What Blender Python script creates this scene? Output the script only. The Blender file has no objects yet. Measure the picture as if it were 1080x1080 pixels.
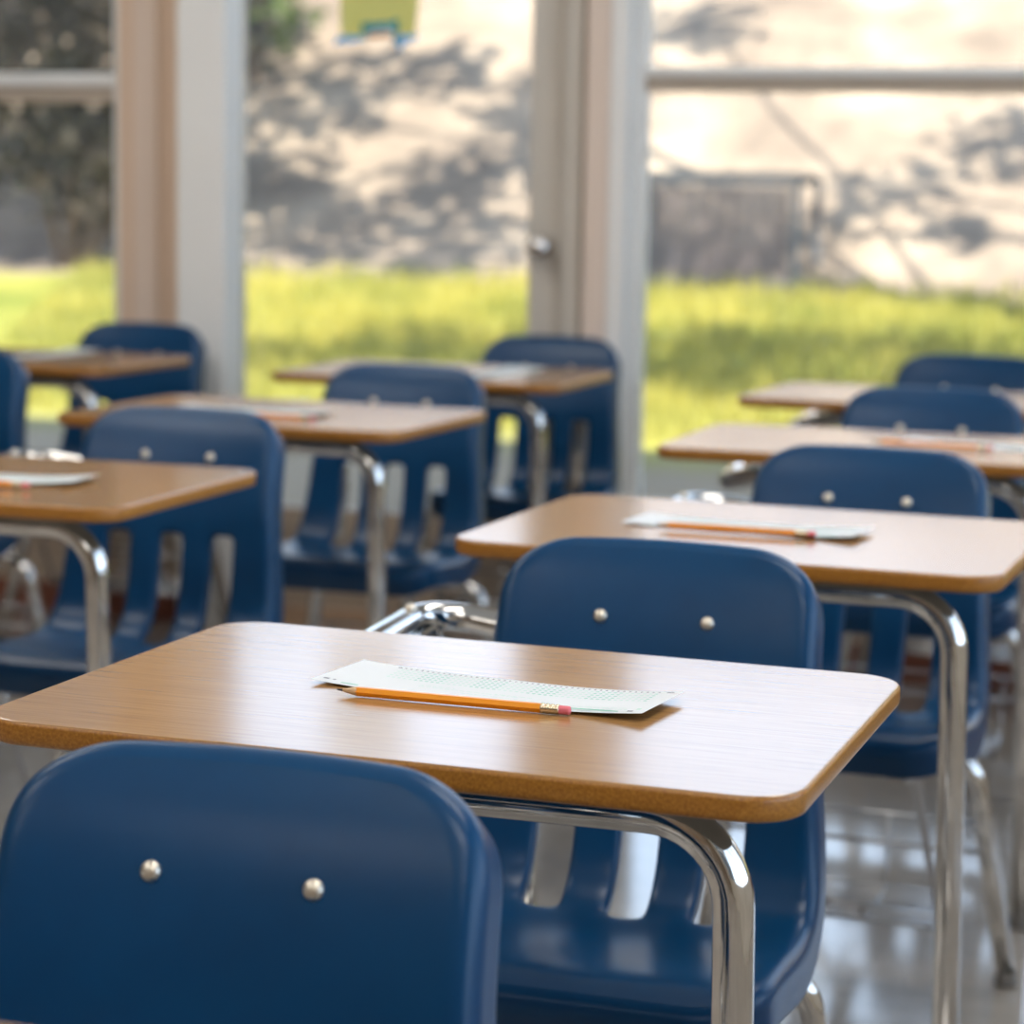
import bpy, bmesh, math, random
from mathutils import Vector, Matrix
random.seed(7)
scene = bpy.context.scene
COL = scene.collection
R = math.radians

# ------------------------------------------------------------------ materials
def new_mat(name):
    m = bpy.data.materials.new(name); m.use_nodes = True
    nt = m.node_tree
    return m, nt, nt.nodes['Principled BSDF']

def mat(name, col, rough=0.5, metal=0.0, **kw):
    m, nt, b = new_mat(name)
    b.inputs['Base Color'].default_value = (*col, 1)
    b.inputs['Roughness'].default_value = rough
    b.inputs['Metallic'].default_value = metal
    for k, v in kw.items():
        b.inputs[k.replace('_', ' ')].default_value = v
    return m

def noisy(name, stops, scale=(1, 1, 1), nscale=5, detail=6, rough=0.5, bump=0.0, bscale=None, metal=0.0, coords='Object', nrough=0.55, **kw):
    """colour ramp over noise in object coordinates, optional bump"""
    m, nt, b = new_mat(name)
    N = nt.nodes; L = nt.links
    tc = N.new('ShaderNodeTexCoord'); mp = N.new('ShaderNodeMapping')
    mp.inputs['Scale'].default_value = scale
    no = N.new('ShaderNodeTexNoise'); no.inputs['Scale'].default_value = nscale
    no.inputs['Detail'].default_value = detail; no.inputs['Roughness'].default_value = nrough
    cr = N.new('ShaderNodeValToRGB')
    els = cr.color_ramp.elements
    els[0].position, els[0].color = stops[0][0], (*stops[0][1], 1)
    els[1].position, els[1].color = stops[-1][0], (*stops[-1][1], 1)
    for p, c in stops[1:-1]:
        e = els.new(p); e.color = (*c, 1)
    L.new(tc.outputs[coords], mp.inputs['Vector']); L.new(mp.outputs[0], no.inputs['Vector'])
    L.new(no.outputs['Fac'], cr.inputs[0]); L.new(cr.outputs[0], b.inputs['Base Color'])
    b.inputs['Roughness'].default_value = rough; b.inputs['Metallic'].default_value = metal
    if bump:
        bn = N.new('ShaderNodeBump'); bn.inputs['Strength'].default_value = bump
        bn.inputs['Distance'].default_value = 0.002
        n2 = N.new('ShaderNodeTexNoise'); n2.inputs['Scale'].default_value = bscale or nscale
        n2.inputs['Detail'].default_value = 3
        L.new(mp.outputs[0], n2.inputs['Vector']); L.new(n2.outputs['Fac'], bn.inputs['Height'])
        L.new(bn.outputs[0], b.inputs['Normal'])
    for k, v in kw.items():
        b.inputs[k.replace('_', ' ')].default_value = v
    return m

M = {}
M['blue'] = noisy('blue_plastic', [(0.3, (0.0003, 0.037, 0.106)), (0.7, (0.0005, 0.049, 0.136))], nscale=9, rough=0.30, bump=0.05, bscale=900, Specular_IOR_Level=.32)
M['chrome'] = noisy('chrome', [(0.3, (0.66, 0.65, 0.63)), (0.7, (0.78, 0.77, 0.75))], nscale=30, rough=0.07, metal=1.0)
M['rivet'] = mat('rivet_metal', (0.72, 0.66, 0.56), 0.38, 1.0)
M['wire'] = mat('wire_metal', (0.55, 0.55, 0.56), 0.25, 1.0)
M['wood'] = noisy('oak_laminate', [(0.30, (0.25, 0.120, 0.038)), (0.45, (0.36, 0.186, 0.064)), (0.62, (0.41, 0.220, 0.080)), (0.8, (0.32, 0.160, 0.053))],
                  scale=(1.6, 44, 44), nscale=5, detail=8, rough=0.18, nrough=0.65, IOR=1.66)
M['edge'] = noisy('particle_edge', [(0.3, (0.26, 0.095, 0.012)), (0.55, (0.38, 0.155, 0.022)), (0.75, (0.48, 0.22, 0.04))], nscale=420, detail=3, rough=0.32, bump=0.06, bscale=420)
M['backing'] = mat('backing_sheet', (0.30, 0.28, 0.25), 0.6)
M['paper'] = mat('paper_white', (0.72, 0.74, 0.75), 0.6)
M['ink_green'] = mat('ink_green', (0.22, 0.56, 0.44), 0.6)
M['ink_pale'] = mat('ink_pale_green', (0.50, 0.70, 0.62), 0.6)
M['ink_rule'] = mat('ink_rule_green', (0.10, 0.50, 0.34), 0.6)
M['ink_dark'] = mat('ink_dark', (0.10, 0.10, 0.14), 0.6)
M['orange'] = mat('pencil_paint', (0.86, 0.30, 0.008), 0.30)
M['sharp'] = noisy('pencil_wood', [(0.3, (0.55, 0.36, 0.20)), (0.7, (0.72, 0.52, 0.32))], scale=(4, 60, 60), nscale=20, rough=0.6)
M['lead'] = mat('graphite', (0.05, 0.05, 0.06), 0.35)
M['ferrule'] = mat('ferrule_metal', (0.72, 0.60, 0.42), 0.25, 1.0)
M['eraser'] = mat('eraser_pink', (0.72, 0.16, 0.19), 0.7)
M['glide'] = mat('foot_glide', (0.30, 0.30, 0.30), 0.3, 0.8)
M['tan'] = noisy('painted_frame_tan', [(0.3, (0.70, 0.52, 0.39)), (0.7, (0.78, 0.60, 0.46))], scale=(14, 14, 0.5), nscale=3, rough=0.5)
M['pinkish'] = noisy('painted_frame_rose', [(0.3, (0.74, 0.60, 0.50)), (0.7, (0.82, 0.68, 0.58))], scale=(14, 14, 0.5), nscale=3, rough=0.5)
M['brown'] = noisy('brown_seal', [(0.3, (0.42, 0.28, 0.18)), (0.7, (0.50, 0.34, 0.23))], scale=(14, 14, 0.5), nscale=3, rough=0.5)
M['greyframe'] = noisy('door_stile_grey', [(0.3, (0.58, 0.54, 0.48)), (0.7, (0.66, 0.62, 0.56))], scale=(14, 14, 0.5), nscale=3, rough=0.4)
M['white'] = noisy('white_paint', [(0.3, (0.83, 0.82, 0.79)), (0.7, (0.88, 0.87, 0.84))], nscale=2, rough=0.45)
M['alu'] = noisy('window_aluminium', [(0.3, (0.80, 0.80, 0.78)), (0.7, (0.86, 0.86, 0.84))], nscale=4, rough=0.35)
M['rail'] = noisy('transom_taupe', [(0.3, (0.42, 0.35, 0.28)), (0.7, (0.50, 0.42, 0.34))], nscale=4, rough=0.5)
M['panel'] = noisy('tan_panel', [(0.3, (0.40, 0.32, 0.25)), (0.7, (0.47, 0.38, 0.30))], scale=(1, 1, 5), nscale=4, rough=0.45)
M['base'] = noisy('redbrown_baseboard', [(0.3, (0.16, 0.05, 0.03)), (0.7, (0.23, 0.08, 0.05))], nscale=6, rough=0.4)
M['ceil'] = noisy('ceiling_tile', [(0.4, (0.70, 0.69, 0.66)), (0.6, (0.78, 0.77, 0.74))], nscale=40, rough=0.9)
M['wallp'] = noisy('interior_wall', [(0.4, (0.60, 0.56, 0.49)), (0.6, (0.66, 0.62, 0.55))], nscale=3, rough=0.7)
M['darkwall'] = noisy('dark_unseen_wall', [(0.4, (0.20, 0.15, 0.11)), (0.6, (0.27, 0.21, 0.16))], nscale=30, rough=0.85)  # unseen walls, coloured dark so chrome and chairs reflect a dim room
M['knob'] = mat('knob_steel', (0.80, 0.80, 0.80), 0.15, 1.0)
def thinpaper(name, col):
    m, nt, b = new_mat(name); N = nt.nodes; L = nt.links
    b.inputs['Base Color'].default_value = (*col, 1); b.inputs['Roughness'].default_value = .7
    tr = N.new('ShaderNodeBsdfTranslucent'); tr.inputs[0].default_value = (*col, 1)
    mx = N.new('ShaderNodeMixShader'); mx.inputs[0].default_value = .85
    L.new(b.outputs[0], mx.inputs[1]); L.new(tr.outputs[0], mx.inputs[2]); L.new(mx.outputs[0], N['Material Output'].inputs['Surface'])
    return m
M['yellow'] = thinpaper('paper_yellow', (0.98, 0.86, 0.28))
M['teal'] = thinpaper('paper_teal', (0.03, 0.36, 0.46))
M['skyblue'] = thinpaper('paper_blue', (0.12, 0.50, 0.92))
M['terracotta'] = thinpaper('paper_terracotta', (0.55, 0.20, 0.08))
M['bark'] = noisy('bark', [(0.3, (0.09, 0.06, 0.04)), (0.7, (0.20, 0.14, 0.10))], scale=(6, 6, 1), nscale=4, rough=0.9)
M['cage'] = noisy('weathered_steel', [(0.3, (0.10, 0.10, 0.11)), (0.7, (0.18, 0.18, 0.19))], nscale=3, rough=0.6)
M['cagepanel'] = noisy('weathered_board', [(0.3, (0.10, 0.09, 0.10)), (0.5, (0.20, 0.15, 0.14)), (0.7, (0.30, 0.24, 0.22))], nscale=2.2, detail=2, rough=0.8)

def leafmat(name, c1, c2):
    m, nt, b = new_mat(name); N = nt.nodes; L = nt.links
    tc = N.new('ShaderNodeTexCoord'); no = N.new('ShaderNodeTexNoise'); no.inputs['Scale'].default_value = 1.6
    cr = N.new('ShaderNodeValToRGB'); cr.color_ramp.elements[0].position = .35; cr.color_ramp.elements[1].position = .65
    cr.color_ramp.elements[0].color = (*c1, 1); cr.color_ramp.elements[1].color = (*c2, 1)
    L.new(tc.outputs['Object'], no.inputs['Vector']); L.new(no.outputs['Fac'], cr.inputs[0]); L.new(cr.outputs[0], b.inputs['Base Color'])
    b.inputs['Roughness'].default_value = .55
    tr = N.new('ShaderNodeBsdfTranslucent'); mx = N.new('ShaderNodeMixShader'); mx.inputs[0].default_value = .35
    L.new(cr.outputs[0], tr.inputs['Color'])
    out = N['Material Output']
    L.new(b.outputs[0], mx.inputs[1]); L.new(tr.outputs[0], mx.inputs[2]); L.new(mx.outputs[0], out.inputs['Surface'])
    return m
M['leaf'] = leafmat('oak_leaves', (0.05, 0.09, 0.02), (0.13, 0.17, 0.04))
M['darkleaf'] = leafmat('dark_shrub_leaves', (0.016, 0.018, 0.007), (0.058, 0.038, 0.020))
M['grass'] = leafmat('grass_blades', (0.26, 0.27, 0.05), (0.56, 0.48, 0.10))

def glassmat():
    m, nt, b = new_mat('window_glass'); N = nt.nodes; L = nt.links
    tr = N.new('ShaderNodeBsdfTransparent'); tr.inputs[0].default_value = (0.96, 0.98, 0.97, 1)
    gl = N.new('ShaderNodeBsdfGlossy'); gl.inputs['Roughness'].default_value = 0.02
    fr = N.new('ShaderNodeFresnel'); fr.inputs['IOR'].default_value = 1.45
    mx = N.new('ShaderNodeMixShader')
    df = N.new('ShaderNodeBsdfTranslucent'); df.inputs[0].default_value = (0.9, 0.9, 0.88, 1)
    m2 = N.new('ShaderNodeMixShader'); m2.inputs[0].default_value = 0.022
    L.new(fr.outputs[0], mx.inputs[0]); L.new(tr.outputs[0], mx.inputs[1]); L.new(gl.outputs[0], mx.inputs[2])
    L.new(mx.outputs[0], m2.inputs[1]); L.new(df.outputs[0], m2.inputs[2])
    L.new(m2.outputs[0], N['Material Output'].inputs['Surface'])
    return m
M['glass'] = glassmat()

def floormat():
    m, nt, b = new_mat('vinyl_floor'); N = nt.nodes; L = nt.links
    tc = N.new('ShaderNodeTexCoord')
    br = N.new('ShaderNodeTexBrick'); br.offset = 0; br.inputs['Scale'].default_value = 1
    br.inputs['Brick Width'].default_value = .305; br.inputs['Row Height'].default_value = .305
    br.inputs['Mortar Size'].default_value = .0015
    br.inputs['Color1'].default_value = (.40, .36, .32, 1); br.inputs['Color2'].default_value = (.45, .41, .365, 1)
    br.inputs['Mortar'].default_value = (.37, .33, .29, 1)
    no = N.new('ShaderNodeTexNoise'); no.inputs['Scale'].default_value = 18; no.inputs['Detail'].default_value = 6
    mx = N.new('ShaderNodeMixRGB'); mx.blend_type = 'MULTIPLY'; mx.inputs[0].default_value = .35
    L.new(tc.outputs['Object'], br.inputs['Vector']); L.new(tc.outputs['Object'], no.inputs['Vector'])
    L.new(br.outputs['Color'], mx.inputs[1]); L.new(no.outputs['Fac'], mx.inputs[2]); L.new(mx.outputs[0], b.inputs['Base Color'])
    b.inputs['Roughness'].default_value = .13
    b.inputs['Coat Weight'].default_value = .5; b.inputs['Coat Roughness'].default_value = .08
    bn = N.new('ShaderNodeBump'); bn.inputs['Strength'].default_value = .06; bn.inputs['Distance'].default_value = .003
    n2 = N.new('ShaderNodeTexNoise'); n2.inputs['Scale'].default_value = 4
    L.new(tc.outputs['Object'], n2.inputs['Vector']); L.new(n2.outputs['Fac'], bn.inputs['Height']); L.new(bn.outputs[0], b.inputs['Normal'])
    return m
M['floor'] = floormat()

def groundmat():
    """earth and straw hill, green lawn at its foot (by distance from the building)"""
    m, nt, b = new_mat('hill_earth'); N = nt.nodes; L = nt.links
    tc = N.new('ShaderNodeTexCoord'); sp = N.new('ShaderNodeSeparateXYZ')
    no = N.new('ShaderNodeTexNoise'); no.inputs['Scale'].default_value = 1.1; no.inputs['Detail'].default_value = 9; no.inputs['Roughness'].default_value = .68
    cr = N.new('ShaderNodeValToRGB'); e = cr.color_ramp.elements
    e[0].position = .33; e[0].color = (.18, .14, .115, 1); e[1].position = .68; e[1].color = (.56, .44, .335, 1)
    x = e.new(.5); x.color = (.34, .265, .205, 1)
    ng = N.new('ShaderNodeTexNoise'); ng.inputs['Scale'].default_value = .9; ng.inputs['Detail'].default_value = 6
    cg = N.new('ShaderNodeValToRGB'); g = cg.color_ramp.elements
    g[0].position = .35; g[0].color = (.18, .22, .04, 1); g[1].position = .65; g[1].color = (.42, .39, .09, 1)
    ad = N.new('ShaderNodeMath'); ad.operation = 'MULTIPLY_ADD'; ad.inputs[1].default_value = 1.6
    L.new(tc.outputs['Object'], sp.inputs[0]); L.new(tc.outputs['Object'], no.inputs['Vector']); L.new(tc.outputs['Object'], ng.inputs['Vector'])
    L.new(ng.outputs['Fac'], ad.inputs[0]); L.new(sp.outputs['Y'], ad.inputs[2])
    mr = N.new('ShaderNodeMapRange'); mr.inputs['From Min'].default_value = 7.75; mr.inputs['From Max'].default_value = 8.25
    L.new(ad.outputs[0], mr.inputs['Value'])
    mx = N.new('ShaderNodeMixRGB')
    L.new(no.outputs['Fac'], cr.inputs[0]); L.new(ng.outputs['Fac'], cg.inputs[0])
    L.new(mr.outputs[0], mx.inputs[0]); L.new(cg.outputs[0], mx.inputs[1]); L.new(cr.outputs[0], mx.inputs[2])
    mr2 = N.new('ShaderNodeMapRange'); mr2.inputs['From Min'].default_value = 3.2; mr2.inputs['From Max'].default_value = 3.9
    L.new(ad.outputs[0], mr2.inputs['Value'])
    m0 = N.new('ShaderNodeMixRGB'); m0.inputs[1].default_value = (.42, .34, .25, 1)      # bare path along the building
    L.new(mr2.outputs[0], m0.inputs[0]); L.new(mx.outputs[0], m0.inputs[2])
    L.new(m0.outputs[0], b.inputs['Base Color']); b.inputs['Roughness'].default_value = .95
    b.inputs['Specular IOR Level'].default_value = .1
    return m
M['ground'] = groundmat()

def emit(name, col, s):
    m, nt, b = new_mat(name)
    b.inputs['Base Color'].default_value = (*col, 1); b.inputs['Emission Color'].default_value = (*col, 1)
    b.inputs['Emission Strength'].default_value = s
    return m

# ------------------------------------------------------------------ object helpers
def link_mesh(name, bm, mats, parent=None, smooth=True, world=None):
    me = bpy.data.meshes.new(name)
    bmesh.ops.recalc_face_normals(bm, faces=bm.faces[:])
    bm.to_mesh(me); bm.free()
    for m in (mats if isinstance(mats, (list, tuple)) else [mats]):
        me.materials.append(m)
    if smooth:
        for p in me.polygons: p.use_smooth = True
    o = bpy.data.objects.new(name, me); COL.objects.link(o)
    if parent: o.parent = parent
    if world is not None: o.matrix_world = world
    return o

def smooth_by_angle(o, deg=35):
    me = o.data
    bm = bmesh.new(); bm.from_mesh(me)
    for e in bm.edges:
        if len(e.link_faces) == 2 and e.calc_face_angle(0) > R(deg): e.smooth = False
    bm.to_mesh(me); bm.free()

def tag(o, label, cat=None, group=None, kind=None):
    if label: o['label'] = label
    if cat: o['category'] = cat
    if group: o['group'] = group
    if kind: o['kind'] = kind
    return o

def empty(name, loc=(0, 0, 0), rz=0.0):
    o = bpy.data.objects.new(name, None); COL.objects.link(o)
    o.empty_display_size = .1
    o.location = loc; o.rotation_euler = (0, 0, rz)
    return o

def box(bm, x0, x1, y0, y1, z0, z1, mi=0, bev=0.0):
    vs = [bm.verts.new((x, y, z)) for x in (x0, x1) for y in (y0, y1) for z in (z0, z1)]
    fs = []
    for idx in ((0, 1, 3, 2), (4, 6, 7, 5), (0, 4, 5, 1), (2, 3, 7, 6), (0, 2, 6, 4), (1, 5, 7, 3)):
        f = bm.faces.new([vs[i] for i in idx]); f.material_index = mi; fs.append(f)
    if bev:
        es = list({e for f in fs for e in f.edges})
        bmesh.ops.bevel(bm, geom=es, offset=bev, segments=2, affect='EDGES', profile=.6)

def fillet(pts, rad, n=8):
    pts = [Vector(p) for p in pts]
    if not isinstance(rad, (list, tuple)): rad = [rad] * len(pts)
    out = [pts[0]]
    for i in range(1, len(pts) - 1):
        p, a, b = pts[i], pts[i - 1], pts[i + 1]
        d1 = (a - p).normalized(); d2 = (b - p).normalized()
        ang = d1.angle(d2)
        if ang > math.pi - .02 or rad[i] <= 0: out.append(p); continue
        t = min(rad[i] / math.tan(ang / 2), (a - p).length * .49, (b - p).length * .49)
        r = t * math.tan(ang / 2)
        c = p + (d1 + d2).normalized() * (r / math.sin(ang / 2))
        s = p + d1 * t - c; e = p + d2 * t - c
        th = s.angle(e)
        for k in range(n + 1):
            q = k / n
            out.append(c + (s * math.sin((1 - q) * th) + e * math.sin(q * th)) / math.sin(th))
    out.append(pts[-1])
    return out

def tube(bm, pts, r, seg=16, mi=0, caps=True):
    pts = [Vector(p) for p in pts]
    t0 = (pts[1] - pts[0]).normalized()
    u = t0.orthogonal().normalized()
    rings = []; prev = t0
    for i, p in enumerate(pts):
        t = ((pts[min(i + 1, len(pts) - 1)] - pts[i]).normalized() + (pts[i] - pts[max(i - 1, 0)]).normalized()).normalized()
        q = prev.rotation_difference(t); u = (q @ u); u = (u - t * u.dot(t)).normalized(); prev = t
        v = t.cross(u)
        rings.append([bm.verts.new(p + (u * math.cos(2 * math.pi * k / seg) + v * math.sin(2 * math.pi * k / seg)) * r) for k in range(seg)])
    for a, b in zip(rings, rings[1:]):
        for k in range(seg):
            f = bm.faces.new((a[k], a[(k + 1) % seg], b[(k + 1) % seg], b[k])); f.material_index = mi
    if caps:
        for rg, s in ((rings[0], -1), (rings[-1], 1)):
            f = bm.faces.new(rg if s > 0 else rg[::-1]); f.material_index = mi

def lathe(bm, prof, seg=20, mi=0, M4=None):
    """prof: list of (r, h) along +Z"""
    M4 = M4 or Matrix.Identity(4)
    rings = []
    for r, h in prof:
        if r < 1e-6: rings.append([bm.verts.new(M4 @ Vector((0, 0, h)))])
        else: rings.append([bm.verts.new(M4 @ Vector((r * math.cos(2 * math.pi * k / seg), r * math.sin(2 * math.pi * k / seg), h))) for k in range(seg)])
    for a, b in zip(rings, rings[1:]):
        for k in range(seg):
            k2 = (k + 1) % seg
            if len(a) == 1 and len(b) == 1: continue
            if len(a) == 1: f = bm.faces.new((a[0], b[k], b[k2]))
            elif len(b) == 1: f = bm.faces.new((a[k], a[k2], b[0]))
            else: f = bm.faces.new((a[k], a[k2], b[k2], b[k]))
            f.material_index = mi

def children(o): return [c for c in COL.objects if c.parent is o]
def copy_tree(o, parent=None):
    c = o.copy(); COL.objects.link(c); c.parent = parent
    for ch in children(o):
        copy_tree(ch, c)
    return c

# ------------------------------------------------------------------ student unit (chair joined to desk)
DW, DD, DH, DT = 0.61, 0.4566, 0.70, 0.0185

def outline(w, d, r, n=8):
    pts = []
    for cx, cy, a0 in ((w / 2 - r, d / 2 - r, 0), (-w / 2 + r, d / 2 - r, 90), (-w / 2 + r, -d / 2 + r, 180), (w / 2 - r, -d / 2 + r, 270)):
        for k in range(n + 1):
            a = R(a0 + 90 * k / n)
            pts.append((cx + r * math.cos(a), cy + r * math.sin(a)))
    return pts

def loft(bm, rings, close_first=False, close_last=False, mi=0):
    vr = [[bm.verts.new(p) for p in rg] for rg in rings]
    n = len(vr[0])
    for a, b in zip(vr, vr[1:]):
        for k in range(n):
            f = bm.faces.new((a[k], a[(k + 1) % n], b[(k + 1) % n], b[k])); f.material_index = mi
    if close_first: bm.faces.new(vr[0][::-1]).material_index = mi
    if close_last: bm.faces.new(vr[-1]).material_index = mi

def make_desktop(parent):
    def ring(ins, z): return [(x, y, z) for x, y in outline(DW - 2 * ins, DD - 2 * ins, .042 - ins)]
    bm = bmesh.new()   # laminate faces (pivot at the centre of the top face)
    loft(bm, [ring(.0012, -.0012), ring(.0016, -.0004), ring(.0028, 0)], close_last=True)
    loft(bm, [ring(.004, -DT), ring(.0035, -DT + .0004)], close_first=True, mi=1)
    top = link_mesh('desktop', bm, [M['wood'], M['backing']], parent); smooth_by_angle(top, 30)
    for p in top.data.polygons:
        if len(p.vertices) > 8: p.use_smooth = False
    top.location = (0, 0, DH)
    bm = bmesh.new()
    loft(bm, [ring(.0038, -DT + .0002), ring(.0018, -DT + .0012), ring(.0004, -DT + .0034), ring(0, -DT + .006), ring(0, -.004), ring(.0004, -.002), ring(.0012, -.0011)])
    link_mesh('edge_band', bm, M['edge'], top)
    return top

# ---- chair shell profile: (y, z) from the top of the back, down and forward over the seat
PROF = [(.568, .744), (.546, .711), (.530, .674), (.514, .62), (.501, .557), (.494, .505), (.484, .460), (.466, .425), (.436, .404),
        (.385, .397), (.325, .402), (.268, .411), (.236, .413), (.212, .404)]
def catmull(P, n=14):
    out = []
    for i in range(len(P) - 1):
        p0, p1, p2, p3 = P[max(i - 1, 0)], P[i], P[i + 1], P[min(i + 2, len(P) - 1)]
        for k in range(n):
            t = k / n
            out.append(tuple(.5 * (2 * p1[j] + (p2[j] - p0[j]) * t + (2 * p0[j] - 5 * p1[j] + 4 * p2[j] - p3[j]) * t * t + (-p0[j] + 3 * p1[j] - 3 * p2[j] + p3[j]) * t ** 3) for j in (0, 1)))
    out.append(P[-1]); return out
CUR = catmull(PROF)
ARC = [0]
for p, q in zip(CUR, CUR[1:]): ARC.append(ARC[-1] + math.hypot(q[0] - p[0], q[1] - p[1]))
TL = ARC[-1]
def prof(t):
    """position and sitter-side normal at arc length t (extrapolated beyond the ends)"""
    tt = min(max(t, 0), TL); i = 0
    while i < len(ARC) - 2 and ARC[i + 1] < tt: i += 1
    s = (tt - ARC[i]) / max(ARC[i + 1] - ARC[i], 1e-9)
    y = CUR[i][0] + (CUR[i + 1][0] - CUR[i][0]) * s; z = CUR[i][1] + (CUR[i + 1][1] - CUR[i][1]) * s
    a = max(0, i - 3); b = min(len(CUR) - 1, i + 4)
    T = Vector((CUR[b][0] - CUR[a][0], CUR[b][1] - CUR[a][1])).normalized()
    return y + T.x * (t - tt), z + T.y * (t - tt), Vector((T.y, -T.x))
def t_at(idx): return ARC[idx * 14]
CX = 0.010                       # the chair sits a touch right of the desk centre
def halfw(t):
    pts = [(0, .143), (t_at(3), .148), (t_at(5), .158), (t_at(7), .167), (t_at(9), .171), (TL, .168)]
    for (a, wa), (b, wb) in zip(pts, pts[1:]):
        if t <= b: return wa + (wb - wa) * max(0, (t - a)) / (b - a)
    return pts[-1][1]
def shell_point(a, t, off):
    y, z, n = prof(t)
    w = halfw(min(max(t, 0), TL))
    back = max(0, min(1, 1 - (t - t_at(4)) / .12))
    con = (.010 * back + .012 * (1 - back)) * min(1.2, (a / w) ** 2)
    if t > t_at(10): con *= max(0, 1 - (t - t_at(10)) / (TL - t_at(10)))
    return Vector((CX + a, y + n.x * (off + con), z + n.y * (off + con)))

def make_shell(parent):
    RT, RB = .052, .045
    ts = [RT * (1 - math.cos(R(a))) for a in (12, 30, 48, 66, 90)]
    s0, s1 = t_at(4) - .004, t_at(8) + .008
    k0 = ts[-1]
    rows = [0.0] + ts
    n = 6
    rows += [k0 + (s0 - k0) * k / n for k in range(1, n + 1)]
    n = 9
    rows += [s0 + (s1 - s0) * k / n for k in range(1, n + 1)]
    endb = TL - RB
    n = 5
    rows += [s1 + (endb - s1) * k / n for k in range(1, n + 1)]
    rows += [TL - RB * (1 - math.cos(R(a))) for a in (62, 44, 28, 12)] + [TL]
    cols = [-1, -.93, -.82, 'a-.1065', 'a-.0855', 'a-.0645', -.28, 'a-.021', 0.0, 'a.021', .28, 'a.0645', 'a.0855', 'a.1065', .82, .93, 1]
    def a_of(c, t):
        w = halfw(t); full = w
        if t < RT: w = w - RT + math.sqrt(max(0, RT ** 2 - (RT - t) ** 2)) if t > 0 else w - RT
        if t > TL - RB:
            q = t - (TL - RB); w = w - RB + math.sqrt(max(0, RB ** 2 - q ** 2))
        u = float(c[1:]) / .158 if isinstance(c, str) else c
        if isinstance(c, str) and RT < t < TL - RB: return float(c[1:])
        return u * w
    bm = bmesh.new()
    grid = []; dom = {}
    for t in rows:
        r_ = []
        for c in cols:
            a = a_of(c, t)
            crown = .012 * (1 - (a / .145) ** 2) * max(0, 1 - t / .10) if t < .10 else 0
            t2 = t - crown + .021 * max(0, 1 - t / .10)
            v = bm.verts.new(shell_point(a, t2, 0)); dom[v] = (a, t2); r_.append(v)
        grid.append(r_)
    slotrows = [i for i, t in enumerate(rows) if s0 - 1e-6 <= t < s1 - 1e-6]
    slotcols = {3, 4, 7, 8, 11, 12}
    for i in range(len(rows) - 1):
        for j in range(len(cols) - 1):
            if i in slotrows and j in slotcols: continue
            bm.faces.new((grid[i][j], grid[i + 1][j], grid[i + 1][j + 1], grid[i][j + 1]))
    # outer boundary, in order
    m, k = len(rows) - 1, len(cols) - 1
    loop = [grid[0][j] for j in range(k)] + [grid[i][k] for i in range(m)] + [grid[m][j] for j in range(k, 0, -1)] + [grid[i][0] for i in range(m, 0, -1)]
    L = len(loop); prev = loop
    cen = (0, TL / 2)
    outd = []
    for i in range(L):
        a0, t0 = dom[loop[i - 1]]; a1, t1 = dom[loop[(i + 1) % L]]
        d = Vector((t1 - t0, -(a1 - a0)))
        if d.length < 1e-9: d = Vector((1, 0))
        d.normalize()
        outd.append(d)
    # orientation check: the outward vector at the right side must point to +a
    mid = k + m // 2
    if outd[mid].x < 0: outd = [-d for d in outd]
    rr = .0145
    steps = [(rr * math.sin(R(a)), -rr * (1 - math.cos(R(a)))) for a in (30, 60, 90)] + [(rr, -rr - .007), (rr, -rr - .018), (rr, -rr - .028)]
    for so, dn in steps:
        cur = []
        for i in range(L):
            a, t = dom[loop[i]]
            front = max(0, min(1, (t - t_at(9)) / (TL - t_at(9))))
            side = max(0, min(1, (t - t_at(5)) / (t_at(7) - t_at(5)))) * max(0, 1 - 1.3 * front)
            d2 = dn * (1 + .22 * side)
            cur.append(bm.verts.new(shell_point(a + outd[i].x * so, t + outd[i].y * so, d2)))
        for i in range(L):
            bm.faces.new((prev[i], prev[(i + 1) % L], cur[(i + 1) % L], cur[i]))
        prev = cur
    # turned-back lips of the slots
    bm.edges.ensure_lookup_table()
    for c0 in (3, 7, 11):
        i0, i1 = slotrows[0], slotrows[-1] + 1
        lp = [grid[i0][j] for j in (c0, c0 + 1)] + [grid[i][c0 + 2] for i in range(i0, i1)] + [grid[i1][j] for j in (c0 + 2, c0 + 1)] + [grid[i][c0] for i in range(i1, i0, -1)]
        n = len(lp); prev = lp
        for dn in (-.005, -.013):
            cur = [bm.verts.new(shell_point(dom[v][0], dom[v][1], dn)) for v in lp]
            for i in range(n): bm.faces.new((prev[i], prev[(i + 1) % n], cur[(i + 1) % n], cur[i]))
            prev = cur
    tmp = link_mesh('tmp', bm, M['blue'])
    ss = tmp.modifiers.new('s', 'SUBSURF'); ss.levels = ss.render_levels = 2
    so = tmp.modifiers.new('t', 'SOLIDIFY'); so.thickness = .0035; so.offset = 0
    dg = bpy.context.evaluated_depsgraph_get(); dg.update()
    me = bpy.data.meshes.new_from_object(tmp.evaluated_get(dg))
    bpy.data.objects.remove(tmp)
    me.name = 'chair_shell'
    for p in me.polygons: p.use_smooth = True
    o = bpy.data.objects.new('chair_shell', me); COL.objects.link(o); o.parent = parent
    y, z, n = prof(t_at(2) + .002)
    for sx in (-.054, .054):
        b = bmesh.new()
        p = shell_point(sx, t_at(2) + .002, .0015)
        dirv = Vector((0, n.x, n.y))
        Mx = Matrix.Translation(p) @ dirv.to_track_quat('Z', 'Y').to_matrix().to_4x4()
        lathe(b, [(.0068, -.001), (.0068, .0006), (.0062, .0022), (.0046, .0034), (.0024, .0041), (0, .0043)], 20, M4=Mx)
        tag(link_mesh('rivet', b, M['rivet'], o), 'round silver rivet on the blue chair back')
    return o

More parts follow.
